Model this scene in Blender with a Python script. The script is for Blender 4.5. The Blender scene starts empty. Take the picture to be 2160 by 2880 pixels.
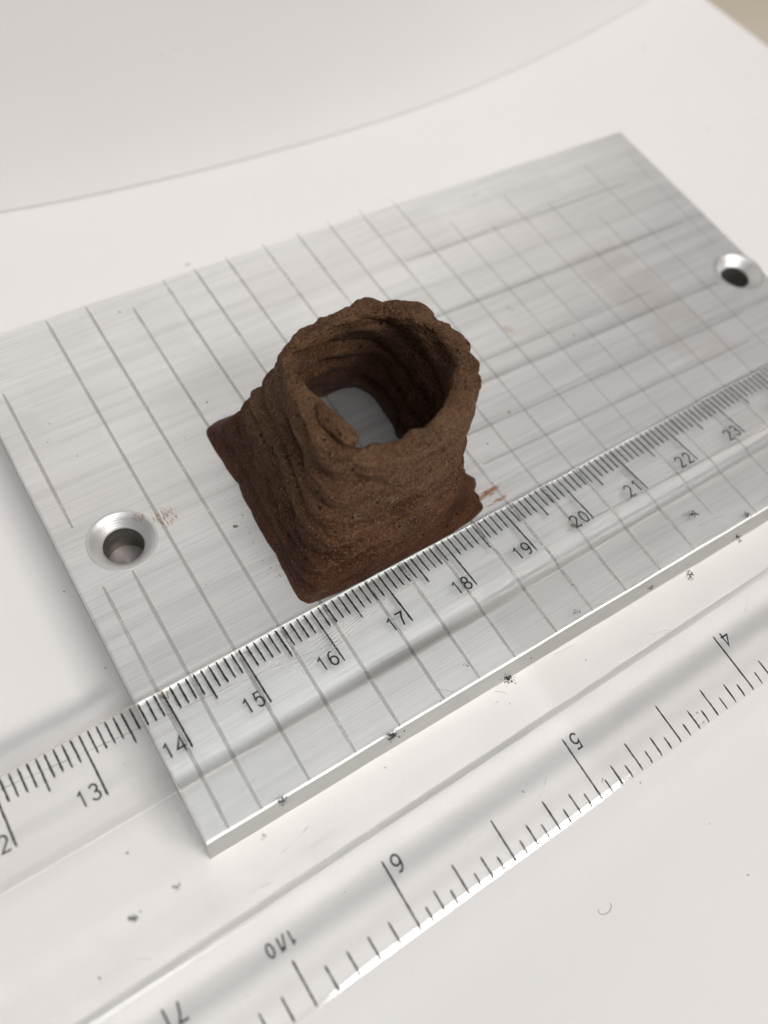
import bpy, bmesh, math, random
import numpy as np
from mathutils import Matrix, Vector

# Unit: 1 Blender unit = 1 cm.  z = 0 is the top face of the metal plate, x runs along the ruler scale.
random.seed(4)
sc = bpy.context.scene
COL = sc.collection

# ------------------------------------------------------------------ camera
cd = bpy.data.cameras.new('camera')
cam = bpy.data.objects.new('camera', cd)
COL.objects.link(cam)
RM = ((0.83041545, 0.42134443, -0.36452579),
      (-0.54682507, 0.74171878, -0.38837559),
      (0.10673573, 0.52184493, 0.84633643))
mw = Matrix(RM).to_4x4()
mw.translation = Vector((13.22656717, -3.91984468, 10.23074549))
cam.matrix_world = mw
cd.sensor_fit = 'VERTICAL'
cd.sensor_height = 36.0
cd.lens = 0.8766120 * 36.0
cd.clip_start = 0.1
cd.clip_end = 2000
cd.dof.use_dof = True
cd.dof.focus_distance = 11.2
cd.dof.aperture_fstop = 0.15
sc.camera = cam

# ------------------------------------------------------------------ light
world = bpy.data.worlds.new('World')
sc.world = world
world.use_nodes = True
wb = world.node_tree.nodes['Background']
wb.inputs[0].default_value = (1.0, 0.975, 0.955, 1)
wb.inputs[1].default_value = 0.14


def area(name, loc, target, size, power, color, shape='DISK', caustic=False, size_y=None):
    l = bpy.data.lights.new(name, 'AREA')
    l.shape = shape
    l.size = size
    if size_y:
        l.size_y = size_y
    l.energy = power
    l.color = color
    o = bpy.data.objects.new(name, l)
    COL.objects.link(o)
    o.location = loc
    d = Vector(target) - Vector(loc)
    o.rotation_euler = d.to_track_quat('-Z', 'Y').to_euler()
    if caustic:
        l.cycles.is_caustics_light = True
    return o


KD = Vector((0.32, -0.78, 0.95)).normalized()
key = area('key_lamp', Vector((18, 0, 0)) + KD * 120, (18, 0, 0), 58, 80000, (1.0, 0.95, 0.91), shape='RECTANGLE', caustic=False, size_y=13)
area('overhead_fill', (25, 8, 200), (25, 8, 0), 170, 42000, (0.985, 0.99, 1.0), shape='RECTANGLE', size_y=100)  # added overhead fill that brightens the plate's reflections, not a known lamp
area('front_fill', (6, -66, 150), (18, 4, 0), 60, 60000, (0.97, 0.985, 1.0), shape='RECTANGLE', size_y=42)  # unseen fill added high in front to lift the tube's floor
sc.view_settings.view_transform = 'Standard'
sc.view_settings.look = 'None'
sc.view_settings.exposure = 0.0
sc.cycles.max_bounces = 14
sc.cycles.transmission_bounces = 12
sc.cycles.glossy_bounces = 6
sc.cycles.blur_glossy = 0.0
sc.cycles.sample_clamp_indirect = 0
sc.cycles.use_guiding = True
sc.cycles.use_surface_guiding = True


# ------------------------------------------------------------------ helpers
def tag(o, label=None, cat=None, kind=None, group=None):
    if label:
        o['label'] = label
    if cat:
        o['category'] = cat
    if kind:
        o['kind'] = kind
    if group:
        o['group'] = group
    return o


def empty(name, loc, label, cat):
    o = bpy.data.objects.new(name, None)
    o.empty_display_size = 0.5
    COL.objects.link(o)
    o.location = loc
    return tag(o, label, cat)


def link(name, me, mat, parent=None):
    if mat and not me.materials:
        me.materials.append(mat)
    o = bpy.data.objects.new(name, me)
    COL.objects.link(o)
    if parent:
        o.parent = parent
        o.matrix_parent_inverse = Matrix.Translation(-Vector(parent.location))
    return o


def mesh(name, verts, faces, smooth=False):
    me = bpy.data.meshes.new(name)
    me.from_pydata([tuple(map(float, v)) for v in verts], [], faces)
    me.validate()
    me.update()
    if smooth:
        me.polygons.foreach_set('use_smooth', [True] * len(me.polygons))
    return me


def xy_uv(me):
    uv = me.uv_layers.new(name='UVMap')
    n = len(me.loops)
    li = np.empty(n, dtype=np.int32)
    me.loops.foreach_get('vertex_index', li)
    co = np.empty(len(me.vertices) * 3)
    me.vertices.foreach_get('co', co)
    co = co.reshape(-1, 3)
    uv.data.foreach_set('uv', np.ascontiguousarray(co[li][:, :2]).ravel())


class NT:
    """tiny node builder"""
    def __init__(s, name):
        s.m = bpy.data.materials.new(name)
        s.m.use_nodes = True
        s.t = s.m.node_tree
        s.b = s.t.nodes['Principled BSDF']
        s.out = s.t.nodes['Material Output']

    def n(s, typ, **k):
        nd = s.t.nodes.new(typ)
        for a, v in k.items():
            if a.startswith('i_'):
                key = a[2:]
                nd.inputs[int(key) if key.isdigit() else key.replace('_', ' ')].default_value = v
            else:
                setattr(nd, a, v)
        return nd

    def l(s, a, b):
        s.t.links.new(a, b)

    def coord(s, scale=(1, 1, 1), rot=(0, 0, 0), loc=(0, 0, 0)):
        tc = s.n('ShaderNodeTexCoord')
        mp = s.n('ShaderNodeMapping')
        mp.inputs['Scale'].default_value = scale
        mp.inputs['Rotation'].default_value = rot
        mp.inputs['Location'].default_value = loc
        s.l(tc.outputs['Object'], mp.inputs[0])
        return mp.outputs[0]

    def noise(s, vec, scale=1.0, detail=3.0, rough=0.5, dist=0.0):
        nd = s.n('ShaderNodeTexNoise')
        nd.inputs['Scale'].default_value = scale
        nd.inputs['Detail'].default_value = detail
        nd.inputs['Roughness'].default_value = rough
        nd.inputs['Distortion'].default_value = dist
        s.l(vec, nd.inputs['Vector'])
        return nd.outputs['Fac']

    def ramp(s, fac, stops, interp='LINEAR'):
        r = s.n('ShaderNodeValToRGB')
        r.color_ramp.interpolation = interp
        el = r.color_ramp.elements
        while len(el) > 1:
            el.remove(el[-1])
        for i, (p, c) in enumerate(stops):
            e = el[0] if i == 0 else el.new(p)
            e.position = p
            e.color = (c, c, c, 1) if isinstance(c, (int, float)) else (*c, 1)
        s.l(fac, r.inputs[0])
        return r.outputs[0]

    def math(s, op, a, b=None, c=None, clamp=False):
        nd = s.n('ShaderNodeMath', operation=op, use_clamp=clamp)
        for i, v in enumerate((a, b, c)):
            if v is None:
                continue
            if isinstance(v, (int, float)):
                nd.inputs[i].default_value = v
            else:
                s.l(v, nd.inputs[i])
        return nd.outputs[0]

    def mix(s, fac, a, b, mode='MIX'):
        nd = s.n('ShaderNodeMix', data_type='RGBA', blend_type=mode)
        for i, v in ((0, fac), (6, a), (7, b)):
            if isinstance(v, (int, float)):
                nd.inputs[i].default_value = v
            elif isinstance(v, tuple):
                nd.inputs[i].default_value = (*v, 1)
            else:
                s.l(v, nd.inputs[i])
        return nd.outputs[2]

    def bump(s, h, strength, dist, normal=None):
        nd = s.n('ShaderNodeBump')
        nd.inputs['Strength'].default_value = strength
        nd.inputs['Distance'].default_value = dist
        s.l(h, nd.inputs['Height'])
        if normal is not None:
            s.l(normal, nd.inputs['Normal'])
        return nd.outputs[0]

    def set(s, **k):
        for a, v in k.items():
            inp = s.b.inputs[a.replace('_', ' ')]
            if isinstance(v, (int, float)):
                inp.default_value = v
            elif isinstance(v, tuple):
                inp.default_value = (*v, 1)
            else:
                s.l(v, inp)
        return s

    def alpha(s, fac):
        s.set(Alpha=fac)
        return s


# ------------------------------------------------------------------ materials
def mat_paper(name, col, tooth=1.0):
    m = NT(name)
    c = m.coord()
    big = m.noise(c, 0.22, 4, 0.55)
    fine = m.noise(c, 24, 4, 0.65)
    k = m.ramp(big, [(0.3, tuple(x * 0.975 for x in col)), (0.7, col)])
    spk = m.noise(c, 7, 2, 0.5)
    dot = m.ramp(spk, [(0.215, 0.55), (0.232, 1.0)])
    k = m.mix(1.0, k, dot, 'MULTIPLY')
    m.set(Base_Color=k, Roughness=0.8, Normal=m.bump(m.math('ADD', m.math('MULTIPLY', big, 6.0), fine), 0.10 * tooth, 0.03))
    m.b.inputs['Specular IOR Level'].default_value = 0.25
    return m.m


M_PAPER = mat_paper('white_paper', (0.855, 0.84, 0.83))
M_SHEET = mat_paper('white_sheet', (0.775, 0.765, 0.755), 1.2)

m = NT('beige_desk')
c = m.coord()
m.set(Base_Color=m.ramp(m.noise(c, 0.6, 4), [(0.3, (0.50, 0.44, 0.35)), (0.7, (0.56, 0.50, 0.41))]), Roughness=0.55)
M_DESK = m.m


def metal_nodes(name, base, rough, bands=True):
    m = NT(name)
    tc = m.n('ShaderNodeTexCoord')
    sep = m.n('ShaderNodeSeparateXYZ')
    m.l(tc.outputs['Object'], sep.inputs[0])
    X, Y = sep.outputs[0], sep.outputs[1]
    rz = (0, 0, math.radians(1.2))
    fine = m.noise(m.coord((0.40, 42, 1), rz), 1, 5, 0.72)
    mid = m.noise(m.coord((0.30, 7, 1), rz, (3, 2, 0)), 1, 4, 0.55)
    wide = m.noise(m.coord((0.13, 1.9, 1), rz, (9, 5, 0)), 1, 3, 0.5)
    hair = m.noise(m.coord((1.3, 95, 1), rz, (1, 7, 0)), 1, 2, 0.5)
    val = m.ramp(fine, [(0.32, 0.80), (0.46, 0.97), (0.55, 1.0), (0.68, 1.10)])
    val2 = m.ramp(mid, [(0.36, 0.94), (0.46, 1.0), (0.6, 1.0), (0.7, 1.02)])
    val3 = m.ramp(wide, [(0.34, 0.94), (0.52, 1.0), (0.7, 1.03)])
    k = m.math('MULTIPLY', m.math('MULTIPLY', val, val2), val3)
    if bands:
        # machining passes: cells bounded by the scribed lines, each rubbed a little differently
        ys = m.math('ADD', Y, m.math('MULTIPLY', X, 0.05))
        cx = m.math('FLOOR', m.math('DIVIDE', m.math('SUBTRACT', X, 14.33), 0.613))
        cy = m.math('FLOOR', m.math('DIVIDE', ys, 0.66))
        cmb = m.n('ShaderNodeCombineXYZ')
        m.l(cx, cmb.inputs[0]); m.l(cy, cmb.inputs[1])
        wn = m.n('ShaderNodeTexWhiteNoise', noise_dimensions='2D')
        m.l(cmb.outputs[0], wn.inputs[0])
        wide_x = m.math('MULTIPLY', m.math('SUBTRACT', wn.outputs[0], 0.5), 0.05)
        k = m.math('MULTIPLY', k, m.math('ADD', 1.0, wide_x))
        # dull longitudinal passes that read on the right half of the plate
        side = m.ramp(m.math('DIVIDE', X, 30.0), [(0.46, 0.15), (0.62, 1.0)])
        wob = m.math('MULTIPLY', m.math('SUBTRACT', m.noise(m.coord((0.8, 0.6, 1)), 1, 2), 0.5), 0.10)
        yy = m.math('ADD', m.math('ADD', Y, m.math('MULTIPLY', m.math('SUBTRACT', X, 21.0), 0.035)), wob)
        tot = None
        for y0, w, a in ((0.72, 0.08, .12), (1.27, 0.07, .15), (1.62, 0.05, .07), (1.98, 0.11, .20), (2.32, 0.06, .13), (2.7, 0.04, .07), (3.38, 0.08, .18), (3.02, 0.13, .09), (3.95, 0.05, .08), (4.66, 0.13, .13), (5.3, 0.05, .07), (0.2, 0.05, .05), (-0.7, .06, .05)):
            d = m.math('DIVIDE', m.math('ABSOLUTE', m.math('SUBTRACT', yy, y0)), w)
            g = m.math('MULTIPLY', m.math('SUBTRACT', 1.0, m.math('SMOOTH_MIN', d, 1.0, 0.3), clamp=True), a)
            tot = g if tot is None else m.math('ADD', tot, g)
        brk = m.ramp(m.noise(m.coord((0.5, 0.2, 1), (0, 0, 0), (4, 4, 0)), 1, 2), [(0.35, 0.4), (0.6, 1.0)])
        k = m.math('MULTIPLY', k, m.math('SUBTRACT', 1.0, m.math('MULTIPLY', m.math('MULTIPLY', tot, side), brk)))
    tint = m.ramp(m.noise(m.coord((0.2, 0.5, 1)), 1, 3), [(0.3, tuple(b * f for b, f in zip(base, (1.0, .98, .975)))), (0.7, tuple(b * f for b, f in zip(base, (.985, 1.0, .99))))])
    colr = m.mix(1.0, tint, k, 'MULTIPLY')
    if bands:
        # faint pink clay residue rubbed over the far right part, brown stains here and there
        xr = m.math('SUBTRACT', X, m.math('MULTIPLY', m.math('SUBTRACT', 3.0, Y), 0.10))
        a1 = m.math('MULTIPLY', m.math('GREATER_THAN', xr, 23.1), m.math('LESS_THAN', xr, 24.1))
        a2 = m.math('MULTIPLY', m.math('GREATER_THAN', Y, 0.45), m.math('LESS_THAN', Y, 3.4))
        pn = m.ramp(m.noise(m.coord((1.1, 1.6, 1), (0, 0, 0), (2, 0, 0)), 1, 3), [(0.35, 0.25), (0.6, 1.0)])
        pf = m.math('MULTIPLY', m.math('MULTIPLY', a1, a2), m.math('MULTIPLY', pn, 0.26))
        colr = m.mix(pf, colr, (0.72, 0.60, 0.55))
        st = m.noise(m.coord((1, 1.4, 1), (0, 0, 0), (7, 3, 0)), 1.7, 5, 0.55)
        sf = m.ramp(st, [(0.735, 0.0), (0.78, 0.5)])
        colr = m.mix(sf, colr, (0.45, 0.32, 0.26))
    r = m.math('ADD', rough, m.math('MULTIPLY', m.math('SUBTRACT', fine, 0.5), 0.5))
    h = m.math('ADD', m.math('MULTIPLY', fine, 1.0), m.math('ADD', m.math('MULTIPLY', hair, 0.5), m.math('MULTIPLY', mid, 1.2)))
    m.set(Base_Color=colr, Metallic=0.64, Roughness=r, Anisotropic=0.55,
          Normal=m.bump(h, 0.45, 0.005))
    tg = m.n('ShaderNodeTangent', direction_type='UV_MAP')
    m.l(tg.outputs[0], m.b.inputs['Tangent'])
    return m


M_ALU = metal_nodes('brushed_aluminium', (0.93, 0.935, 0.935), 0.40).m

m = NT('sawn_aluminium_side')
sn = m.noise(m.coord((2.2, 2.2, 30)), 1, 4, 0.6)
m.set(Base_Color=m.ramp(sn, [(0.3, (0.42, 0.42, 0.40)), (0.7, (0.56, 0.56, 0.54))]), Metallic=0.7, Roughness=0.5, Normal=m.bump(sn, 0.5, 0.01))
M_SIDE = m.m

m = NT('turned_aluminium')
tc = m.n('ShaderNodeTexCoord')
w = m.n('ShaderNodeTexWave', wave_type='RINGS', rings_direction='Z')
m.l(tc.outputs['Object'], w.inputs['Vector'])
w.inputs['Scale'].default_value = 14
w.inputs['Distortion'].default_value = 1.2
m.set(Base_Color=(0.70, 0.695, 0.69), Metallic=0.78, Roughness=0.46, Normal=m.bump(w.outputs['Fac'], 0.25, 0.004))
M_TURNED = m.m

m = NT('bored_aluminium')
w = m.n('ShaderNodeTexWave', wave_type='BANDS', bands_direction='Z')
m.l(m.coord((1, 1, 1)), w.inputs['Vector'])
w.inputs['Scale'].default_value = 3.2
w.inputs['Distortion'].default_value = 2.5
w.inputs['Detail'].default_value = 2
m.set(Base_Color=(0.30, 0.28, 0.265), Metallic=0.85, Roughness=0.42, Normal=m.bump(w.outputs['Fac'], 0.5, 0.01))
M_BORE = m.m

m = NT('scribed_mark')
al = m.ramp(m.noise(m.coord((1.2, 1.2, 1)), 1.3, 4, 0.6), [(0.28, 0.38), (0.48, 0.85)])
fr = m.ramp(m.noise(m.coord((22, 30, 1)), 1, 2, 0.6), [(0.25, 0.7), (0.45, 1.0)])
tcs = m.n('ShaderNodeTexCoord')
sps = m.n('ShaderNodeSeparateXYZ')
m.l(tcs.outputs['Object'], sps.inputs[0])
fade = m.ramp(m.math('DIVIDE', sps.outputs[0], 30.0), [(0.54, 0.66), (0.70, 0.34)])
m.set(Base_Color=(0.56, 0.55, 0.54), Metallic=0.80, Roughness=0.48, Alpha=m.math('MULTIPLY', m.math('MULTIPLY', al, fr), fade))
M_SCRIBE = m.m


def mat_flat(name, col, rough=0.6):
    m = NT(name)
    m.set(Base_Color=col, Roughness=rough)
    return m.m


m = NT('clear_acrylic')
sc_n = m.noise(m.coord((3, 3, 3)), 1.0, 3, 0.5)
gl = m.n('ShaderNodeBsdfGlass')
gl.inputs['Color'].default_value = (0.998, 0.997, 0.994, 1)
gl.inputs['Roughness'].default_value = 0.0
gl.inputs['IOR'].default_value = 1.49
m.l(gl.outputs[0], m.out.inputs[0])
M_ACRYL = m.m

m = NT('printed_black')
nn = m.noise(m.coord(), 45, 3, 0.7)
m.set(Base_Color=(0.012, 0.012, 0.018), Roughness=0.8, Alpha=m.ramp(nn, [(0.24, 0.35), (0.34, 1.0)]))
M_INK = m.m

m = NT('acrylic_scratch')
m.set(Base_Color=(0.85, 0.85, 0.82), Roughness=0.5, Alpha=m.ramp(m.noise(m.coord(), 6, 3, 0.6), [(0.35, 0.05), (0.65, 0.55)]))
M_SCRATCH = m.m
m = NT('grey_scratch')
m.set(Base_Color=(0.30, 0.29, 0.28), Roughness=0.5, Alpha=m.ramp(m.noise(m.coord(), 5, 3, 0.6), [(0.35, 0.1), (0.65, 0.6)]))
M_GSCRATCH = m.m


def mat_smear(name, col, lo, hi, stretch=(1, 1, 1), rot=0.0, scale=9, a=0.9):
    """dried smear: alpha from noise, fading to nothing at the border of its patch (UV)"""
    m = NT(name)
    uv = m.n('ShaderNodeTexCoord')
    sep = m.n('ShaderNodeSeparateXYZ')
    m.l(uv.outputs['UV'], sep.inputs[0])
    dx = m.math('ABSOLUTE', m.math('SUBTRACT', sep.outputs[0], 0.5))
    dy = m.math('ABSOLUTE', m.math('SUBTRACT', sep.outputs[1], 0.5))
    r = m.math('SQRT', m.math('ADD', m.math('MULTIPLY', dx, dx), m.math('MULTIPLY', dy, dy)))
    fall = m.ramp(r, [(0.15, 1.0), (0.5, 0.0)])
    nz = m.noise(m.coord(stretch, (0, 0, rot)), scale, 5, 0.7)
    s = m.math('SUBTRACT', m.math('ADD', nz, m.math('MULTIPLY', fall, 0.35)), 0.35)
    al = m.ramp(s, [(lo, 0.0), (hi, a)])
    cc = m.ramp(m.noise(m.coord(), 20, 3), [(0.35, tuple(x * 0.7 for x in col)), (0.65, col)])
    m.set(Base_Color=cc, Roughness=0.75, Alpha=al)
    return m.m


M_SMEAR = mat_smear('dried_clay_smear', (0.42, 0.25, 0.14), 0.46, 0.66, (9, 3, 1), math.radians(20), 4.0, 0.75)
M_SMEAR2 = mat_smear('rusty_clay_smear', (0.36, 0.17, 0.075), 0.41, 0.50, (2.2, 13, 1), math.radians(-22), 3.4, 0.85)
M_PINK = mat_smear('pale_residue', (0.66, 0.50, 0.42), 0.38, 0.7, (1, 1, 1), 0, 4, 0.5)

# clay
m = NT('porous_brown_clay')
tc = m.n('ShaderNodeTexCoord')
sep = m.n('ShaderNodeSeparateXYZ')
m.l(tc.outputs['Object'], sep.inputs[0])
Z = sep.outputs[2]
layers = m.noise(m.coord((1.0, 1.0, 5.5)), 1.6, 4, 0.6, 0.6)
patch = m.noise(m.coord((1, 1, 1.4), loc=(3, 1, 2)), 1.5, 4, 0.6)
grain = m.noise(m.coord(), 34, 4, 0.75)
gr2 = m.noise(m.coord(), 90, 2, 0.6)
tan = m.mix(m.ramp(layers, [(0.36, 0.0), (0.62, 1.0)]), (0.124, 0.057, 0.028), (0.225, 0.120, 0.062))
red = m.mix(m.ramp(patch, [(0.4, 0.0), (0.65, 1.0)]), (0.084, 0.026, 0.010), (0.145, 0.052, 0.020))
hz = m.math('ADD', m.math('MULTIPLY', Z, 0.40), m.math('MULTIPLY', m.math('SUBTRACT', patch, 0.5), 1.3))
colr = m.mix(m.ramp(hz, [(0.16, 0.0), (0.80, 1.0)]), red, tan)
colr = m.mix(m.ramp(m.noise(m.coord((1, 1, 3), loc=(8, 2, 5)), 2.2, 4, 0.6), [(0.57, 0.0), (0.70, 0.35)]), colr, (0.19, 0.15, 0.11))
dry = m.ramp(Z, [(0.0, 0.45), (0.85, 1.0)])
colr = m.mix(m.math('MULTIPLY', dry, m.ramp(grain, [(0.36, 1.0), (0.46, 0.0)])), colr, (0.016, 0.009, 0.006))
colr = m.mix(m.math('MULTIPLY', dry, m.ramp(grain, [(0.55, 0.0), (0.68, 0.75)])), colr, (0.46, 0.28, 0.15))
colr = m.mix(m.ramp(gr2, [(0.33, 0.45), (0.43, 0.0)]), colr, (0.03, 0.018, 0.012))
vor = m.n('ShaderNodeTexVoronoi', feature='F1')
vor.inputs['Scale'].default_value = 9.0
m.l(m.coord(), vor.inputs['Vector'])
rnd = m.n('ShaderNodeSeparateColor')
m.l(vor.outputs['Color'], rnd.inputs[0])
pr = m.math('MULTIPLY', m.math('GREATER_THAN', rnd.outputs[0], 0.52), m.math('MULTIPLY', rnd.outputs[1], 0.26))
pore = m.math('LESS_THAN', vor.outputs['Distance'], pr)
colr = m.mix(m.math('MULTIPLY', pore, 0.85), colr, (0.012, 0.007, 0.005))
h = m.math('ADD', m.math('MULTIPLY', grain, 1.0), m.math('MULTIPLY', gr2, 0.35))
h = m.math('SUBTRACT', h, m.math('MULTIPLY', pore, 1.6))
wet = m.ramp(Z, [(0.02, 0.34), (0.14, 0.58), (0.5, 0.88)])
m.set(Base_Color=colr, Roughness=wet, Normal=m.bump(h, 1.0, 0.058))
m.b.inputs['Specular IOR Level'].default_value = 0.28
M_CLAY = m.m

# ------------------------------------------------------------------ table paper, desk, standing sheet
ZP = -0.80


def slab(name, pts, z, th, mat):
    n = len(pts)
    v = [(x, y, z) for x, y in pts] + [(x, y, z - th) for x, y in pts]
    f = [list(range(n)), list(range(2 * n - 1, n - 1, -1))] + [[i, i + n, (i + 1) % n + n, (i + 1) % n] for i in range(n)]
    f = [q if k < 2 else q for k, q in enumerate(f)]
    return link(name, mesh(name, v, f), mat)


paper = slab('paper_sheet', [(-24, -22), (32.9, -22), (32.74, 7.2), (32.78, 34), (-24, 34)], ZP, 0.02, M_PAPER)
tag(paper, kind='structure')
desk = slab('desk_top', [(-120, -110), (160, -110), (160, 150), (-120, 150)], ZP - 0.026, 3.0, M_DESK)
tag(desk, kind='structure')

# standing sheet, bowed
xs = np.linspace(-14, 38, 70)
zs = 17 * np.linspace(0, 1, 44) ** 1.7
V, F = [], []
for j, zz in enumerate(zs):
    for i, xx in enumerate(xs):
        y = 8.80 + 0.0145 * (xx - 22.3) ** 2 + 1.7 * (1 - math.exp(-zz / 2.6)) + 0.02 * math.sin(xx * 0.7)
        V.append((xx, y, ZP + 0.004 + zz))
for j in range(len(zs) - 1):
    for i in range(len(xs) - 1):
        a = j * len(xs) + i
        F.append((a, a + 1, a + 1 + len(xs), a + len(xs)))
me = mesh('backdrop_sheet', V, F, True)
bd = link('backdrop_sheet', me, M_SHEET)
sol = bd.modifiers.new('s', 'SOLIDIFY')
sol.thickness = 0.03
sol.offset = 1
tag(bd, 'white sheet of paper standing upright in a bow behind the metal plate', 'paper sheet')



def lint(pts, w=0.006):
    V = []
    n = len(pts)
    for i, (x, y) in enumerate(pts):
        a = pts[max(0, i - 1)]; b = pts[min(n - 1, i + 1)]
        d = Vector((b[0] - a[0], b[1] - a[1])).normalized()
        V += [(x - d.y * w, y + d.x * w, ZP + 0.003), (x + d.y * w, y - d.x * w, ZP + 0.003), (x, y, ZP + 0.003 + 1.6 * w)]
    F = []
    for i in range(n - 1):
        for k in range(3):
            F.append((3 * i + k, 3 * i + (k + 1) % 3, 3 * i + 3 + (k + 1) % 3, 3 * i + 3 + k))
    o = link('lint_fibre', mesh('lint_fibre', V, F, True), M_LINT, paper)


m = NT('grey_lint')
m.set(Base_Color=(0.42, 0.39, 0.36), Roughness=0.9)
M_LINT = m.m
lint([(17.19 + 0.07 * math.cos(a) + 0.012 * a, -4.70 + 0.05 * math.sin(a)) for a in np.linspace(2.2, 6.6, 14)], 0.0035)

# ------------------------------------------------------------------ aluminium plate
plate = empty('metal_plate', (19.8, 2.0, ZP), 'brushed aluminium plate with two countersunk holes and cross lines, lying on white paper', 'plate')
FL, BL, BR, FR = Vector((13.65, -1.79)), Vector((13.80, 6.10)), Vector((26.29, 5.67)), Vector((25.82, -1.95))
HOLES = [((14.475, 2.085), 0.405, 0.262), ((25.63, 1.80), 0.40, 0.245)]
PH = 0.80


def inset(poly, d):
    n = len(poly)
    out = []
    for i in range(n):
        a, b, c = poly[i - 1], poly[i], poly[(i + 1) % n]
        e1 = (b - a).normalized(); e2 = (c - b).normalized()
        n1 = Vector((-e1.y, e1.x)); n2 = Vector((-e2.y, e2.x))
        bis = (n1 + n2); bis.normalize()
        out.append(b + bis * (d / bis.dot(n1)))
    return out


quad = [FL, FR, BR, BL]
# tiny unevenness along the edges so they are not ruler straight
rim_pts = []
for i in range(4):
    a, b = quad[i], quad[(i + 1) % 4]
    for k in range(40):
        t = k / 40
        p = a.lerp(b, t)
        if k:
            e = (b - a).normalized()
            p = p + Vector((-e.y, e.x)) * (random.uniform(-1, 1) * 0.003)
        rim_pts.append(p)
bm = bmesh.new()
rings = []
for d, z in ((0.022, 0.0), (0.006, -0.007), (0.0, -0.022), (0.0, -PH + 0.02), (0.015, -PH)):
    q = inset(rim_pts, d)
    rings.append([bm.verts.new((p.x, p.y, z)) for p in q])
N = len(rim_pts)
for a, b in zip(rings, rings[1:]):
    for i in range(N):
        bm.faces.new((a[i], b[i], b[(i + 1) % N], a[(i + 1) % N]))
for ring, rad_i, z in ((rings[0], 0, 0.0), (rings[-1], 1, -PH)):
    edges = [bm.edges.get((ring[i], ring[(i + 1) % N])) for i in range(N)]
    for (cx, cy), R0, R1 in HOLES:
        rr = R0 if rad_i == 0 else R1
        cv = [bm.verts.new((cx + rr * math.cos(t), cy + rr * math.sin(t), z)) for t in np.linspace(0, 2 * math.pi, 73)[:-1]]
        edges += [bm.edges.new((cv[i], cv[(i + 1) % 72])) for i in range(72)]
    bmesh.ops.triangle_fill(bm, use_beauty=True, edges=edges)
bmesh.ops.recalc_face_normals(bm, faces=bm.faces)
me = bpy.data.meshes.new('plate_body')
bm.to_mesh(me)
xy_uv(me)
plate_body = link('plate_body', me, M_ALU, plate)
me.materials.append(M_SIDE)
for f in me.polygons:
    f.use_smooth = False
    if abs(f.normal.z) < 0.3:
        f.material_index = 1


def lathe(name, prof, center, mat, parent, seg=96):
    V, F = [], []
    for r, z in prof:
        for k in range(seg):
            t = 2 * math.pi * k / seg
            V.append((r * math.cos(t), r * math.sin(t), z))
    for j in range(len(prof) - 1):
        for k in range(seg):
            F.append((j * seg + k, (j + 1) * seg + k, (j + 1) * seg + (k + 1) % seg, j * seg + (k + 1) % seg))
    me = mesh(name, V, F, True)
    me.materials.append(mat)
    o = bpy.data.objects.new(name, me)
    COL.objects.link(o)
    o.parent = parent
    o.location = Vector((center[0], center[1], 0)) - Vector(parent.location)
    return o


for (c0, R0, R1) in HOLES:
    lathe('countersink', [(R0 + 0.045, 0.0025), (R0 + 0.03, 0.006), (R0 + 0.006, 0.005), (R0 - 0.004, -0.004), (R0 - 0.03, -0.018),
                          (R0 - 0.05, -0.034), (R1 + 0.02, -0.118), (R1 + 0.006, -0.130), (R1, -0.142)], c0, M_TURNED, plate)
    prof = [(R1, -0.142)]
    z = -0.142
    while z < 10 and z > -PH + 0.03:
        z -= 0.03
        prof.append((R1 + (0.012 if len(prof) % 2 else 0.0), z))
    prof.append((R1, -PH))
    lathe('bore', prof, c0, M_BORE, plate)
    lathe('bore_bottom', [(R1 + 0.006, -0.60), (R1 * .7, -0.605), (R1 * .3, -0.625), (0.002, -0.65)], c0, M_BORE, plate)


def strip(name, p0, p1, w, z, mat, parent, taper=True, zf=None):
    p0, p1 = Vector(p0), Vector(p1)
    e = (p1 - p0).normalized()
    nrm = Vector((-e.y, e.x)) * (w / 2)
    L = (p1 - p0).length
    n = max(2, int(L / 0.25))
    V, F = [], []
    for i in range(n + 1):
        t = i / n
        c = p0.lerp(p1, t)
        ww = 1 + random.uniform(-0.12, 0.12)
        if taper and (i == 0 or i == n):
            ww *= 0.6
        zz = z if zf is None else zf(c.y) + z
        a, b = c + nrm * ww, c - nrm * ww
        V += [(a.x, a.y, zz), (b.x, b.y, zz)]
    F = [(2 * i, 2 * i + 1, 2 * i + 3, 2 * i + 2) for i in range(n)]
    me = mesh(name, V, F)
    return link(name, me, mat, parent)


def in_hole(x, y):
    return any((x - c[0]) ** 2 + (y - c[1]) ** 2 < (R + 0.055) ** 2 for c, R, _ in HOLES)


front = [13.93, 14.33, 14.94, 15.55, 16.16, 16.80, 17.33, 17.88, 18.55, 19.16, 19.74, 20.36, 21.0, 21.62, 22.23, 22.86, 23.48, 24.1, 24.72]
for i, x in enumerate(front):
    xb = x + 0.020 * 7.8 + (0.0 if i < 9 else 0.012 * (i - 8))
    y0, y1 = -1.79 - (x - 13.65) * 0.01315 + 0.026, 6.0
    if i == 1:
        y1 = 1.62
    if i == 4:
        y1 = 5.66
    if i > 12:
        y1 = 5.2 - 0.12 * (i - 12) * (i % 3)
        y0 += 0.3 * (i % 2)
    segs = [(y0, y1)]
    if i == 0:
        segs = [(y0, 1.60), (2.55, 5.0)]
    for a, b in segs:
        fx = lambda y: x + (xb - x) * (y + 1.8) / 7.8
        strip('scribed_line', (fx(a), a), (fx(b), b), 0.046 if i < 13 else 0.034, 0.0014, M_SCRIBE, plate)
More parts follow.
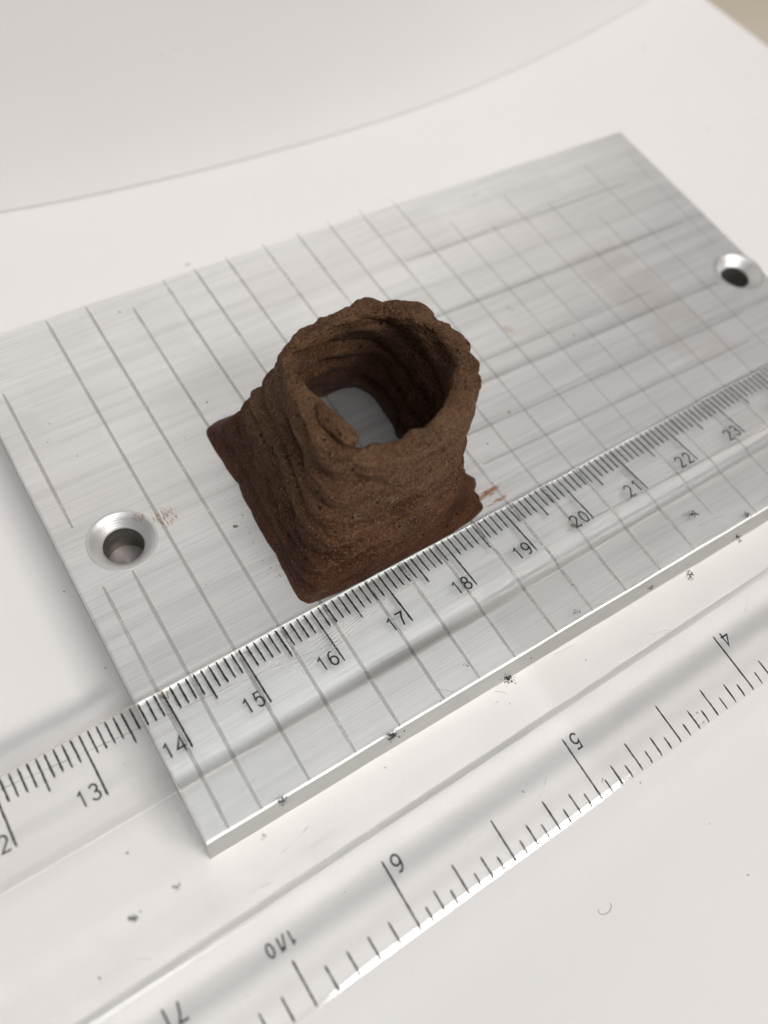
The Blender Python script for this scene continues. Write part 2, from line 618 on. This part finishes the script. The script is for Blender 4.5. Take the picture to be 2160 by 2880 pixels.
for y, xa, xb, w in ((0.74, 19.3, 24.6, .05), (1.27, 19.25, 25.0, .055), (1.98, 19.3, 25.1, .07), (2.33, 19.3, 23.9, .045), (3.40, 19.4, 25.6, .06), (4.62, 20.6, 25.4, .05), (-0.75, 19.6, 25.0, .04)):
    strip('scribed_line', (xa, y), (xb, y - 0.035 * (xb - xa)), w, 0.0022, M_SCRIBE, plate)
# one lengthwise scribe near the right end
strip('scribed_line', (25.95, 5.1), (25.72, 2.5), 0.025, 0.0016, M_SCRIBE, plate)


def patch(name, c, sx, sy, rot, z, mat, parent, n=14):
    V, UV, F = [], [], []
    V = []
    cs, sn = math.cos(rot), math.sin(rot)
    for j in range(2):
        for i in range(2):
            u, v = (i - .5) * sx, (j - .5) * sy
            V.append((c[0] + u * cs - v * sn, c[1] + u * sn + v * cs, z))
    me = mesh(name, V, [(0, 1, 3, 2)])
    uv = me.uv_layers.new(name='UVMap')
    uvs = [(0, 0), (1, 0), (1, 1), (0, 1)]
    for k in range(4):
        uv.data[k].uv = uvs[k]
    return link(name, me, mat, parent)


patch('clay_smear', (15.10, 2.13), 0.80, 0.70, 0.25, 0.0022, M_SMEAR, plate)
patch('clay_smear', (14.80, 2.28), 0.36, 0.40, 0.2, 0.0105, M_SMEAR, plate)
patch('clay_smear', (19.08, 0.32), 0.80, 0.20, 0.12, 0.0024, M_SMEAR2, plate)
patch('clay_smear', (19.12, 0.15), 0.75, 0.09, 0.05, 0.0028, M_SMEAR2, plate)
patch('clay_smear', (13.98, -0.05), 0.30, 0.5, 0.9, 0.0024, M_SMEAR, plate)
patch('clay_smear', (21.5, 2.95), 0.22, 0.35, 0.3, 0.0024, M_SMEAR, plate)
patch('clay_smear', (21.2, 2.6), 0.25, 0.45, 0.4, 0.0026, M_PINK, plate)
patch('clay_smear', (19.75, -0.72), 0.14, 0.22, 0.5, 0.0024, M_SMEAR2, plate)

# specks of dust on the plate
V, F = [], []


def chip(V, F, x, y, z, s, flat=0.5):
    b = len(V)
    for k in range(5):
        t = 2 * math.pi * k / 5 + random.uniform(-.4, .4)
        r = s * random.uniform(0.5, 1.1)
        V.append((x + r * math.cos(t), y + r * math.sin(t), z))
    V.append((x + random.uniform(-.2, .2) * s, y, z + s * flat))
    for k in range(5):
        F.append((b + k, b + (k + 1) % 5, b + 5))


for _ in range(46):
    x, y = random.uniform(13.8, 25.8), random.uniform(0.2, 5.7)
    if in_hole(x, y) or (16 < x < 19.2 and y < 3.3):
        continue
    chip(V, F, x, y, 0.001, random.choice((0.009, 0.012, 0.02)), 0.5)
for (x, y) in ((15.83, 1.55), (15.8, 1.56), (20.2, 1.3)):
    chip(V, F, x, y, 0.001, 0.028, 0.4)
Vc, Fc = [], []
for _ in range(70):
    side = random.random()
    if side < 0.45:
        x, y = random.uniform(15.86, 16.03), random.uniform(0.1, 3.2)
    elif side < 0.6:
        x, y = random.uniform(16.2, 18.8), random.uniform(3.2, 3.34)
    else:
        x, y = random.uniform(19.06, 19.5) ** 1.0, random.uniform(0.25, 1.6)
    chip(Vc, Fc, x, y, 0.001, random.uniform(0.004, 0.011), 0.8)
M_CCR = mat_flat('clay_crumb_brown', (0.20, 0.10, 0.05), 0.9)
oc = link('clay_crumbs', mesh('clay_crumbs', Vc, Fc), M_CCR, plate)
oc['kind'] = 'stuff'
M_DUST = mat_flat('dust', (0.20, 0.16, 0.13), 0.9)
o = link('dust_specks', mesh('dust_specks', V, F), M_DUST, plate)
o['kind'] = 'stuff'

# ------------------------------------------------------------------ ruler
ruler = empty('clear_ruler', (15, -1.87, 0.0), 'transparent plastic ruler with centimetre and inch scales lying across the metal plate front edge', 'ruler')
Z0 = 0.02
W = 3.75
prof = [(0, Z0 + 0.010), (0, 0.0880), (-0.016, 0.0965),
        (-1.06, 0.1980), (-1.150, 0.122), (-1.158, 0.119)]
half = list(prof)
other = [(-W - y, z) for y, z in reversed(half) if y < -0.05] + [(-W + 0.062, 0.1012), (-W, 0.0790)]
crown = [(-1.158 - 1.434 * k / 10, 0.119 + 0.008 * math.sin(math.pi * k / 10)) for k in range(1, 10)]
prof = half + crown + other + [(-W + 0.010, Z0), (-0.010, Z0)]
X0, X1 = -0.4, 30.9
xs = [X0] + list(np.linspace(8, 28, 41)) + [X1]
V, F = [], []
n = len(prof)
for x in xs:
    for (y, z) in prof:
        V.append((x, y, z))
for i in range(len(xs) - 1):
    for k in range(n):
        a = i * n + k
        b = i * n + (k + 1) % n
        F.append((a, b, b + n, a + n))
F.append(tuple(range(n - 1, -1, -1)))
F.append(tuple(range((len(xs) - 1) * n, len(xs) * n)))
me = mesh('ruler_body', V, F)
bm = bmesh.new()
bm.from_mesh(me)
bmesh.ops.recalc_face_normals(bm, faces=bm.faces)
bmesh.ops.split_edges(bm, edges=[e for e in bm.edges if len(e.link_faces) == 2 and e.calc_face_angle() > 0.06])
for f in bm.faces:
    f.smooth = True
bm.to_mesh(me)
bm.free()
body = link('ruler_body', me, M_ACRYL, ruler)


def top_z(y):
    d = min(-y, W + y)
    if W + y < 0.062:
        return 0.0790 + (W + y) * 0.358
    return 0.0965 + (0.198 - 0.0965) * max(0.0, d - 0.016) / 1.044


def mark(name, p0, p1, w):
    # a printed stroke with slightly ragged edges, 0.02 mm proud of the bevel
    p0, p1 = Vector(p0), Vector(p1)
    e = (p1 - p0).normalized()
    nr = Vector((-e.y, e.x))
    L = (p1 - p0).length
    k = max(3, int(L / 0.03))
    V = []
    for i in range(k + 1):
        c = p0.lerp(p1, i / k) + nr * random.uniform(-1, 1) * w * 0.07
        ww = w * 0.5 * (1 + random.uniform(-0.22, 0.18))
        if i in (0, k):
            ww *= 0.65
        a, b = c + nr * ww, c - nr * ww
        V += [(a.x, a.y, top_z(a.y) + 0.0022), (b.x, b.y, top_z(b.y) + 0.0022)]
    F = [(2 * i, 2 * i + 1, 2 * i + 3, 2 * i + 2) for i in range(k)]
    return link(name, mesh(name, V, F), M_INK, ruler)


TW = 0.0245
for mm in range(105, 261):
    cm, r = divmod(mm, 10)
    x = mm / 10
    ye = -0.81 if r == 0 else (-0.447 if r == 5 else -0.325)
    mark('tick_mark', (x + random.uniform(-.003, .003), -0.022), (x, ye + random.uniform(-.008, .008)), TW)
A = 30.364
for sx in range(int(2 * 16), 6 * 16 + 1):
    x = A - 2.54 * sx / 16
    r = sx % 16
    ye = -2.944 if r == 0 else (-3.235 if r == 8 else (-3.375 if r % 4 == 0 else (-3.486 if r % 2 == 0 else -3.577)))
    mark('tick_mark', (x, -W + 0.012), (x + random.uniform(-.002, .004), ye + random.uniform(-.006, .006)), TW * 0.9)
for t in range(61, 80):
    x = A - 2.54 * t / 10
    r = t % 10
    ye = -2.944 if r == 0 else (-3.257 if r == 5 else -3.478)
    mark('tick_mark', (x, -W + 0.012), (x - 0.004, ye + random.uniform(-.006, .006)), TW * 0.9)


# single-stroke numerals in a 0.6 x 1 box
def arc(cx, cy, rx, ry, a0, a1, n=14):
    return [(cx + rx * math.cos(math.radians(a0 + (a1 - a0) * i / n)), cy + ry * math.sin(math.radians(a0 + (a1 - a0) * i / n))) for i in range(n + 1)]


G = {
    '0': [arc(.3, .5, .26, .5, 90, 450, 26)],
    '1': [[(.12, .80), (.34, 1.0), (.34, 0.0)]],
    '2': [arc(.3, .72, .26, .28, 165, -25, 14) + [(.04, 0.0), (.60, 0.0)]],
    '3': [arc(.28, .755, .23, .245, 160, -80, 12) + arc(.28, .265, .27, .265, 80, -165, 14)],
    '4': [[(.46, 0.0), (.46, 1.0), (.0, .30), (.62, .30)]],
    '5': [[(.54, 1.0), (.14, 1.0), (.07, .52)] + arc(.29, .33, .27, .33, 128, -150, 16)],
    '6': [arc(.34, .52, .30, .48, 65, 180, 9) + arc(.30, .31, .27, .31, 180, 540, 22)],
    '7': [[(.02, 1.0), (.58, 1.0), (.36, .6), (.22, 0.0)]],
    '8': [arc(.3, .76, .22, .24, 90, 450, 20), arc(.3, .265, .27, .265, 90, 450, 22)],
    '9': [arc(.26, .48, .30, .48, -115, 0, 9) + arc(.30, .69, .27, .31, 0, 360, 22)],
    '/': [[(.0, -.05), (.36, 1.05)]],
}


def numeral(ch, x, y, h, flip=False, w=0.0225):
    """one character; x,y is its lower left corner in its own reading direction"""
    bm = bmesh.new()
    for path in G[ch]:
        pts = [Vector((p[0] * h * 0.92, p[1] * h)) for p in path]
        if flip:
            pts = [Vector((-p.x, -p.y)) for p in pts]
        pts = [p + Vector((x, y)) for p in pts]
        closed = (pts[0] - pts[-1]).length < 1e-4
        if closed:
            pts = pts[:-1]
        # resample
        L, R = [], []
        k = len(pts)
        for i, p in enumerate(pts):
            a = pts[i - 1] if (i or closed) else p
            b = pts[(i + 1) % k] if (i < k - 1 or closed) else p
            e1 = (p - a).normalized() if (p - a).length > 1e-6 else (b - p).normalized()
            e2 = (b - p).normalized() if (b - p).length > 1e-6 else e1
            n1 = Vector((-e1.y, e1.x)); n2 = Vector((-e2.y, e2.x))
            bis = (n1 + n2)
            bis = bis.normalized() if bis.length > 1e-4 else n1
            s = w / 2 / max(0.45, bis.dot(n1)) * random.uniform(0.9, 1.1)
            for lst, q in ((L, p + bis * s), (R, p - bis * s)):
                lst.append(bm.verts.new((q.x, q.y, top_z(q.y) + 0.0022)))
        for i in range(k if closed else k - 1):
            j = (i + 1) % k
            bm.faces.new((L[i], R[i], R[j], L[j]))
    me = bpy.data.meshes.new('numeral')
    bm.to_mesh(me)
    bm.free()
    return link('numeral', me, M_INK, ruler)


H = 0.182
for cm in range(11, 27):
    s = str(cm)
    numeral(s[0], cm - 0.300 if s[0] == '1' else cm - 0.305, -0.803, H)
    numeral(s[1], cm - 0.152, -0.803 + (0.008 if cm % 2 else 0), H)
for inch in range(3, 8):
    x = A - 2.54 * inch
    numeral(str(inch), x + 0.185, -2.962, H * 1.0, flip=True)
for ch, x in (('1', 13.985), ('/', 13.885), ('1', 13.855), ('0', 13.745)):
    numeral(ch, x, -2.995, 0.135, flip=True, w=0.020)


def curve_strip(name, pts, w, dz, mat, parent):
    pts = [Vector(p) for p in pts]
    fine = []
    for i in range(len(pts) - 1):
        for k in range(6):
            fine.append(pts[i].lerp(pts[i + 1], k / 6))
    fine.append(pts[-1])
    V = []
    for i, p in enumerate(fine):
        e = (fine[min(i + 1, len(fine) - 1)] - fine[max(i - 1, 0)]).normalized()
        nr = Vector((-e.y, e.x)) * w / 2
        a, b = p + nr, p - nr
        zt = lambda y: (top_z(y) if (y > -1.10 or y < -2.65) else 0.135) + dz
        V += [(a.x, a.y, zt(a.y)), (b.x, b.y, zt(b.y))]
    F = [(2 * i, 2 * i + 1, 2 * i + 3, 2 * i + 2) for i in range(len(fine) - 1)]
    return link(name, mesh(name, V, F), mat, parent)


curve_strip('scratch', [(11.2, -0.06), (12.3, -0.17), (13.4, -0.28), (14.6, -0.38), (15.2, -0.44), (16.1, -0.56)], 0.009, 0.003, M_GSCRATCH, ruler)
for k in range(7):
    yb = -0.36 - 0.03 * k
    curve_strip('scratch', [(14.9 + .1 * k, yb - .02), (15.5, yb - 0.03 * k), (16.3 + .12 * k, yb + .02 + .025 * k)], 0.008, 0.003 + 0.0004 * k, M_SCRATCH, ruler)
for k in range(22):
    x = random.uniform(12.2, 22)
    y = random.choice([random.uniform(-0.9, -0.3), random.uniform(-2.5, -1.3), random.uniform(-2.5, -1.3), random.uniform(-3.4, -2.9)])
    a = random.uniform(-0.9, 0.9)
    L = random.uniform(0.08, 0.5)
    mt = M_SCRATCH if random.random() < 0.7 else M_GSCRATCH
    curve_strip('scratch', [(x, y), (x + L * .5 * math.cos(a), y + L * .3 * math.sin(a)), (x + L * math.cos(a) * .9, y + L * .7 * math.sin(a))], 0.006, 0.0045, mt, ruler)

M_CRUMB = mat_flat('dark_ink_crumb', (0.03, 0.028, 0.035), 0.7)
for (x, y, s, nn_) in ((14.55, -1.83, .05, 16), (17.6, -2.02, .05, 26), (16.0, -1.86, .055, 26), (20.0, -2.0, .04, 10), (22.0, -1.85, .05, 14), (21.6, -2.05, .05, 12),
                       (20.6, -2.12, .05, 14), (13.2, -2.02, .04, 10), (12.7, -2.05, .045, 14), (14.2, -2.05, .03, 6), (17.25, -1.6, .03, 7), (18.9, -1.75, .04, 8), (21.3, -1.45, .06, 12), (16.7, -1.83, .03, 5), (18.0, -1.95, .02, 5)):
    V, F = [], []
    for _ in range(nn_ * 3):
        chip(V, F, x + random.gauss(0, s * .6), y + random.gauss(0, s * .5), 0.135, random.choice((.004, .006, .009, .014)) * (s / .045), 0.4)
    link('dirt_speck', mesh('dirt_speck', V, F), M_CRUMB, ruler)['kind'] = 'stuff'

# ------------------------------------------------------------------ clay vessel
rng = np.random.RandomState(11)
PERM = rng.permutation(256)
PERM = np.concatenate([PERM, PERM, PERM])
GR = rng.normal(size=(256, 3))
GR /= np.linalg.norm(GR, axis=1)[:, None]


def perlin(x, y, z):
    xi, yi, zi = np.floor(x).astype(int), np.floor(y).astype(int), np.floor(z).astype(int)
    xf, yf, zf = x - xi, y - yi, z - zi
    u, v, w = [t * t * t * (t * (t * 6 - 15) + 10) for t in (xf, yf, zf)]
    xi &= 255; yi &= 255; zi &= 255
    res = 0
    for dx in (0, 1):
        for dy in (0, 1):
            for dz in (0, 1):
                g = GR[PERM[PERM[PERM[(xi + dx) & 255] + ((yi + dy) & 255)] + ((zi + dz) & 255)] & 255]
                d = g[..., 0] * (xf - dx) + g[..., 1] * (yf - dy) + g[..., 2] * (zf - dz)
                res = res + d * np.where(dx, u, 1 - u) * np.where(dy, v, 1 - v) * np.where(dz, w, 1 - w)
    return res


def fbm(P, f, o=3, g=0.5):
    a, s = 1.0, 0
    for k in range(o):
        s = s + a * perlin(P[..., 0] * f + 13 * k, P[..., 1] * f + 7 * k, P[..., 2] * f + 3 * k)
        a *= g
        f *= 2.03
    return s


def polar(pts, c, th, period=2 * math.pi):
    """closed curve given by xy points -> radius (and optional 3rd column) at angles th"""
    pts = np.array(pts, float)
    a = np.arctan2(pts[:, 1] - c[1], pts[:, 0] - c[0])
    r = np.hypot(pts[:, 1] - c[1], pts[:, 0] - c[0])
    o = np.argsort(a)
    a, r, q = a[o], r[o], pts[o]
    aa = np.concatenate([a - period, a, a + period])
    out = [np.interp(th, aa, np.tile(r, 3))]
    if pts.shape[1] > 2:
        out.append(np.interp(th, aa, np.tile(q[:, 2], 3)))
    return out


def smooth(v, k):
    w = np.hanning(2 * k + 3)[1:-1]
    w /= w.sum()
    p = np.concatenate([v[-k:], v, v[:k]])
    return np.convolve(p, w, 'valid')


CR = np.array(RM)
CP = np.array((13.22656717, -3.91984468, 10.23074549))


def ray(u, v, z):
    """measured outline point of the rim, at its height z (survey data, full-size photograph pixels)"""
    d = CR @ np.array([(u - 1080) / 2524.64, -(v - 1440) / 2524.64, -1.0])
    return (CP + d * ((z - CP[2]) / d[2]))


NU = 1200
th = np.linspace(-math.pi, math.pi, NU, endpoint=False)
cB = (17.5, 1.6)
base = [(16.22, 3.14), (16.17, 3.06), (16.15, 2.85), (16.15, 2.55), (16.14, 2.35), (16.16, 2.12), (16.10, 1.66), (16.06, 1.3), (16.06, 0.94), (16.02, .6), (15.99, 0.36), (15.99, 0.22), (16.06, 0.11), (16.35, 0.07),
        (16.7, .05), (17.03, 0.045), (17.4, .04), (17.81, 0.035), (18.1, .04), (18.43, 0.06), (18.7, .09), (18.87, 0.15), (18.88, .26), (18.93, .33), (18.90, .42), (19.0, .50), (19.05, 0.6), (18.99, 0.66), (19.02, 0.73), (18.88, 0.80), (18.85, 1.1), (18.9, 1.8), (18.93, 2.5), (18.92, 2.9),
        (18.8, 3.1), (18.3, 3.18), (17.5, 3.15), (16.9, 3.12), (16.40, 3.19)]
rb, = polar(base, cB, th)
rb = smooth(rb, 4)
body_o = [(p[0], p[1]) for p in base]
# inner base
inb = [(16.72, 2.72), (16.62, 1.7), (16.65, .8), (16.9, .62), (17.6, .55), (18.25, .6), (18.42, .9), (18.47, 1.73), (18.53, 1.84), (18.56, 2.19), (18.56, 2.56), (18.45, 2.77), (18.24, 2.84), (17.97, 2.84), (17.3, 2.86)]
rib, = polar(inb, cB, th)
rib = smooth(rib, 10)
ro_px = [(786, 1005, 2.28), (790, 975, 2.28), (828, 945, 2.3), (860, 925, 2.3), (891, 902, 2.3), (925, 880, 2.33), (958, 863, 2.35), (985, 856, 2.36), (1001, 839, 2.40), (1024, 831, 2.40), (1048, 835, 2.38), (1075, 843, 2.34),
         (1095, 833, 2.42), (1114, 828, 2.44), (1165, 835, 2.44), (1195, 848, 2.42), (1208, 859, 2.40), (1220, 878, 2.38), (1251, 898, 2.40), (1270, 905, 2.42), (1287, 925, 2.40), (1318, 949, 2.42), (1326, 984, 2.44),
         (1345, 1010, 2.44), (1353, 1043, 2.44), (1355, 1070, 2.42), (1342, 1115, 2.40), (1318, 1165, 2.36), (1275, 1205, 2.35), (1225, 1243, 2.33), (1165, 1270, 2.31), (1098, 1292, 2.27), (1040, 1302, 2.25), (990, 1298, 2.24),
         (945, 1292, 2.24), (900, 1245, 2.24), (862, 1190, 2.24), (832, 1135, 2.25), (806, 1080, 2.27), (790, 1035, 2.28)]
ri_px = [(826, 1019, 2.24), (830, 990, 2.25), (848, 970, 2.26), (880, 945, 2.28), (926, 918, 2.3), (970, 900, 2.31), (1000, 890, 2.33), (1040, 885, 2.34), (1083, 882, 2.33), (1130, 886, 2.36), (1173, 902, 2.36), (1220, 937, 2.36), (1255, 970, 2.38), (1275, 1005, 2.4),
         (1277, 1040, 2.4), (1271, 1074, 2.38), (1251, 1125, 2.36), (1200, 1185, 2.32), (1142, 1217, 2.28), (1083, 1240, 2.24), (1035, 1249, 2.22), (1003, 1255, 2.20), (997, 1235, 2.20), (985, 1212, 2.24), (961, 1190, 2.2), (938, 1176, 2.2), (922, 1162, 2.2), (914, 1140, 2.2), (905, 1118, 2.2), (883, 1100, 2.2), (860, 1080, 2.22), (842, 1055, 2.23)]
RO = np.array([ray(*p) for p in ro_px])
RI = np.array([ray(*p) for p in ri_px])
cT = RO[:, :2].mean(axis=0)
ro, zo = polar(RO, cT, th)
ri, zi = polar(RI, cT, th)
ro, zo, ri, zi = smooth(ro, 5), smooth(zo, 6), smooth(ri, 5), smooth(zi, 6)
zr = (zo + zi) / 2

dirx, diry = np.cos(th), np.sin(th)
Bo = np.stack([cB[0] + rb * dirx, cB[1] + rb * diry], 1)
Bi = np.stack([cB[0] + rib * dirx, cB[1] + rib * diry], 1)
To = np.stack([cT[0] + ro * dirx, cT[1] + ro * diry], 1)
Ti = np.stack([cT[0] + ri * dirx, cT[1] + ri * diry], 1)


def pick(th0, width):
    d = (th - th0 + math.pi) % (2 * math.pi) - math.pi
    return np.exp(-(d / width) ** 2)


# how far each height has moved from the base outline to the rim outline
vk = np.array([0, .012, .04, .09, .15, .25, .38, .5, .62, .75, .88, 1.0])
h_gen = np.array([0, .03, .12, .17, .22, .31, .43, .54, .66, .79, .91, 1.0])
h_left = np.array([0, .02, .12, .21, .28, .37, .49, .60, .71, .83, .94, 1.0])
h_rf = np.array([0, .03, .25, .5, .70, .90, 1.08, 1.22, 1.30, 1.27, 1.14, 1.0])      # waisted on the right front
NVo, NVr, NVi = 330, 34, 220
vo = np.linspace(0, 1, NVo) ** 1.15
w_rf = np.clip(pick(-0.70, 0.42) + pick(-0.1, 0.35) * 0.45, 0, 1)
w_l = np.clip(pick(2.4, 0.6) + pick(3.14, 0.5), 0, 1)
Ho = (np.interp(vo, vk, h_gen)[:, None] * (1 - w_rf - w_l * (1 - w_rf))[None] + np.interp(vo, vk, h_left)[:, None] * (w_l * (1 - w_rf))[None]
      + np.interp(vo, vk, h_rf)[:, None] * w_rf[None])
# the base square turns gradually into the round mouth
S = []
for i, v in enumerate(vo):
    P = Bo * (1 - Ho[i][:, None]) + To * Ho[i][:, None]
    z = 0.002 + (zr - 0.03) * v
    S.append(np.stack([P[:, 0], P[:, 1], z], 1))
# rounded rim from outer to inner edge
for k in range(1, NVr):
    t = k / NVr
    a = math.pi * t
    P = To * (0.5 + 0.5 * math.cos(a)) + Ti * (0.5 - 0.5 * math.cos(a))
    hw = np.linalg.norm(To - Ti, axis=1) / 2
    z = zr - 0.03 + np.minimum(hw * 0.62, 0.075) * math.sin(a) - 0.03 * t
    S.append(np.stack([P[:, 0], P[:, 1], z], 1))
vi = np.linspace(1, 0, NVi)
hk = np.interp(vi, [0, .15, .4, .7, .9, 1.0], [0, .12, .38, .72, .93, 1.0])
for i, v in enumerate(vi):
    P = Bi * (1 - hk[i]) + Ti * hk[i]
    z = 0.002 + (zr - 0.062) * v
    S.append(np.stack([P[:, 0], P[:, 1], z], 1))
S = np.array(S)                                  # (NV, NU, 3)
NV = S.shape[0]


def normals(S):
    du = np.roll(S, -1, 1) - np.roll(S, 1, 1)
    dv = np.empty_like(S)
    dv[1:-1] = S[2:] - S[:-2]
    dv[0] = S[1] - S[0]
    dv[-1] = S[-1] - S[-2]
    n = np.cross(du, dv)
    n /= np.linalg.norm(n, axis=2)[..., None] + 1e-9
    return n


Nn = normals(S)
if (Nn[40, :, :2] * (S[40, :, :2] - np.array(cB))).sum() < 0:
    Nn = -Nn
outer = np.zeros(NV); outer[:NVo + NVr // 2] = 1
inner = 1 - outer
TH = np.broadcast_to(th, (NV, NU))
Zg = S[..., 2]
edge = np.clip(Zg / 0.26, 0, 1)                       # thin skirt stays on the plate
rimw = np.exp(-((Zg - zr[None]) / 0.22) ** 2)
# printed-in layers, sagging: height warped by slow noise
warp = 0.48 * fbm(S, 0.62, 2) + 0.15 * fbm(S, 1.7, 2)
zl = Zg + warp


def ridge(x):
    """rounded beads with sharp valleys"""
    f = x - np.floor(x)
    return 0.55 * (np.clip(1 - (2 * f - 1) ** 2, 0, 1) ** 0.6 - 0.74) - 0.25 * np.cos(2 * math.pi * f)


lay = ridge(zl / 0.19) * 0.032 * np.clip(fbm(S + 20, 1.1, 2) * 2 + .6, 0, 1.2) + ridge((Zg + 1.2 * warp) / 0.50 + 0.3) * 0.088 * (0.5 + 1.2 * np.clip(fbm(S, 0.9, 2) + .35, 0, 1))
fold_amp = np.clip(fbm(S + 9, 0.8, 2) * 1.6 + 0.45, 0, 1)
lay = lay * (0.55 + 0.45 * fold_amp)
low = 0.075 * fbm(S, 1.25, 2) + 0.030 * fbm(S + 4, 3.0, 3)
# slumped folds on the left front: beads that dip towards the front-left corner
dl = (TH - (-2.5) + math.pi) % (2 * math.pi) - math.pi
lf = np.exp(-(dl / 0.75) ** 2)
zs_ = Zg + 0.42 * np.exp(-(dl / 0.40) ** 2) + 0.06 * fbm(S, 2.2, 2)
slump = ridge(zs_ / 0.38) * 0.095 * lf * np.clip(fbm(S + 31, 1.0, 2) * 1.5 + .8, 0.2, 1.2) * np.clip(Zg / 0.5, 0, 1)
# groove just above the skirt
skirt = -0.03 * np.exp(-((Zg - 0.20 - 0.03 * fbm(S, 1.5, 2)) / 0.045) ** 2)
# inside: heavier overlapping folds at the back left
di = (TH - 2.15 + math.pi) % (2 * math.pi) - math.pi
bi = np.exp(-(di / 0.95) ** 2)
zin = Zg + 0.42 * fbm(S, 0.9, 2) - 0.30 * di
infold = ridge(zin / 0.50) * (0.05 + 0.20 * bi) * np.clip(fbm(S + 17, 0.9, 2) * 1.6 + .75, 0.1, 1.2)
fine = 0.012 * fbm(S, 6, 3, 0.6) + 0.0065 * fbm(S, 22, 2, 0.7)
lump = 0.050 * fbm(S + 2, 3.6, 3)
disp_o = (lay + slump + low * 0.55) * edge * (1 - 0.6 * rimw) + skirt + lump * rimw * 0.9
disp_i = (infold * (1 - 0.7 * rimw) + low * 0.4) * np.clip(Zg / 0.15, 0.15, 1) + lump * rimw
grit = np.exp(-((Zg - zr[None]) / 0.30) ** 2) * (0.012 * fbm(S + 5, 8.5, 3, 0.6) + 0.030 * np.abs(fbm(S + 5, 3.0, 2, 0.5)))
disp = grit + disp_o * outer[:, None] + disp_i * inner[:, None] + fine * (0.35 + 0.65 * edge)
# crack on the front face
ck = np.exp(-(((TH + 1.72) * 1.0) / 0.10) ** 2) * np.exp(-((Zg - 1.04 - 0.10 * (TH + 1.72)) / 0.016) ** 2)
disp -= 0.05 * ck * outer[:, None]
S = S + Nn * disp[..., None]
S[..., 2] = np.maximum(S[..., 2], 0.002)
S[0, :, 2] = 0.001
S[..., 1] = np.where(S[..., 2] < 0.14, np.maximum(S[..., 1], 0.035), S[..., 1])

V = S.reshape(-1, 3)
# swing the coil end: a fat tongue lying on the rim at the front left
idx = np.arange(NV * NU).reshape(NV, NU)
a = idx[:-1]; b = np.roll(idx, -1, 1)[:-1]; c_ = np.roll(idx, -1, 1)[1:]; d = idx[1:]
Fq = np.stack([a, b, c_, d], -1).reshape(-1, 4)
me = bpy.data.meshes.new('vessel_wall')
me.vertices.add(len(V))
me.vertices.foreach_set('co', V.astype(np.float32).ravel())
me.loops.add(Fq.size)
me.loops.foreach_set('vertex_index', Fq.astype(np.int32).ravel())
me.polygons.add(len(Fq))
me.polygons.foreach_set('loop_start', np.arange(0, Fq.size, 4, dtype=np.int32))
me.polygons.foreach_set('use_smooth', np.ones(len(Fq), dtype=bool))
me.update(calc_edges=True)
me.validate()
vessel = empty('clay_vessel', (17.5, 1.6, 0.0), 'rough brown clay tube with square foot and round open mouth on the metal plate', 'clay vessel')
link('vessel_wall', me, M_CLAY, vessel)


def blob_path(name, pts, radii, mat, parent, seg=40, sub=14):
    """a lumpy rolled coil along 3D points, rounded at both ends"""
    P = np.array(pts, float); R = np.array(radii, float)
    t = np.linspace(0, len(P) - 1, sub * (len(P) - 1) + 1)
    C = np.stack([np.interp(t, range(len(P)), P[:, k]) for k in range(3)], 1)
    for _ in range(6):
        C[1:-1] = (C[:-2] + C[1:-1] * 2 + C[2:]) / 4
    r = np.interp(t, range(len(P)), R)
    T = np.gradient(C, axis=0); T /= np.linalg.norm(T, axis=1)[:, None]
    up = np.array([0, 0, 1.0])
    A_ = np.cross(T, up); A_ /= np.linalg.norm(A_, axis=1)[:, None]
    B_ = np.cross(A_, T)
    rings = []
    n = len(C)
    cap = 8
    seq = [(0, math.pi / 2 * (1 - k / cap), -1) for k in range(cap)] + [(i, 0, 0) for i in range(n)] + [(n - 1, math.pi / 2 * (k + 1) / cap, 1) for k in range(cap)]
    for i, ang, sgn in seq:
        rr = r[i] * max(math.cos(ang), 0.01)
        off = T[i] * sgn * r[i] * math.sin(ang)
        ph = np.linspace(0, 2 * math.pi, seg, endpoint=False)
        rings.append(C[i] + off + rr * (np.cos(ph)[:, None] * A_[i] + np.sin(ph)[:, None] * B_[i]))
    Q = np.array(rings)
    nn = np.cross(np.roll(Q, -1, 1) - np.roll(Q, 1, 1), np.gradient(Q, axis=0))
    nn /= np.linalg.norm(nn, axis=2)[..., None] + 1e-9
    cen = Q.mean(axis=1, keepdims=True)
    if (nn * (Q - cen)).sum() < 0:
        nn = -nn
    Q = Q + nn * (0.05 * fbm(Q, 4, 3) + 0.012 * fbm(Q, 14, 2))[..., None]
    m_, s_ = Q.shape[:2]
    F = [(i * s_ + k, i * s_ + (k + 1) % s_, (i + 1) * s_ + (k + 1) % s_, (i + 1) * s_ + k) for i in range(m_ - 1) for k in range(s_)]
    me = mesh(name, Q.reshape(-1, 3), F, True)
    return link(name, me, mat, parent)


rp = lambda u, v, z: tuple(ray(u, v, z))
blob_path('coil_end', [rp(890, 1135, 2.20), rp(908, 1160, 2.25), rp(935, 1190, 2.28), rp(978, 1230, 2.27)], [0.07, 0.09, 0.112, 0.108], M_CLAY, vessel)
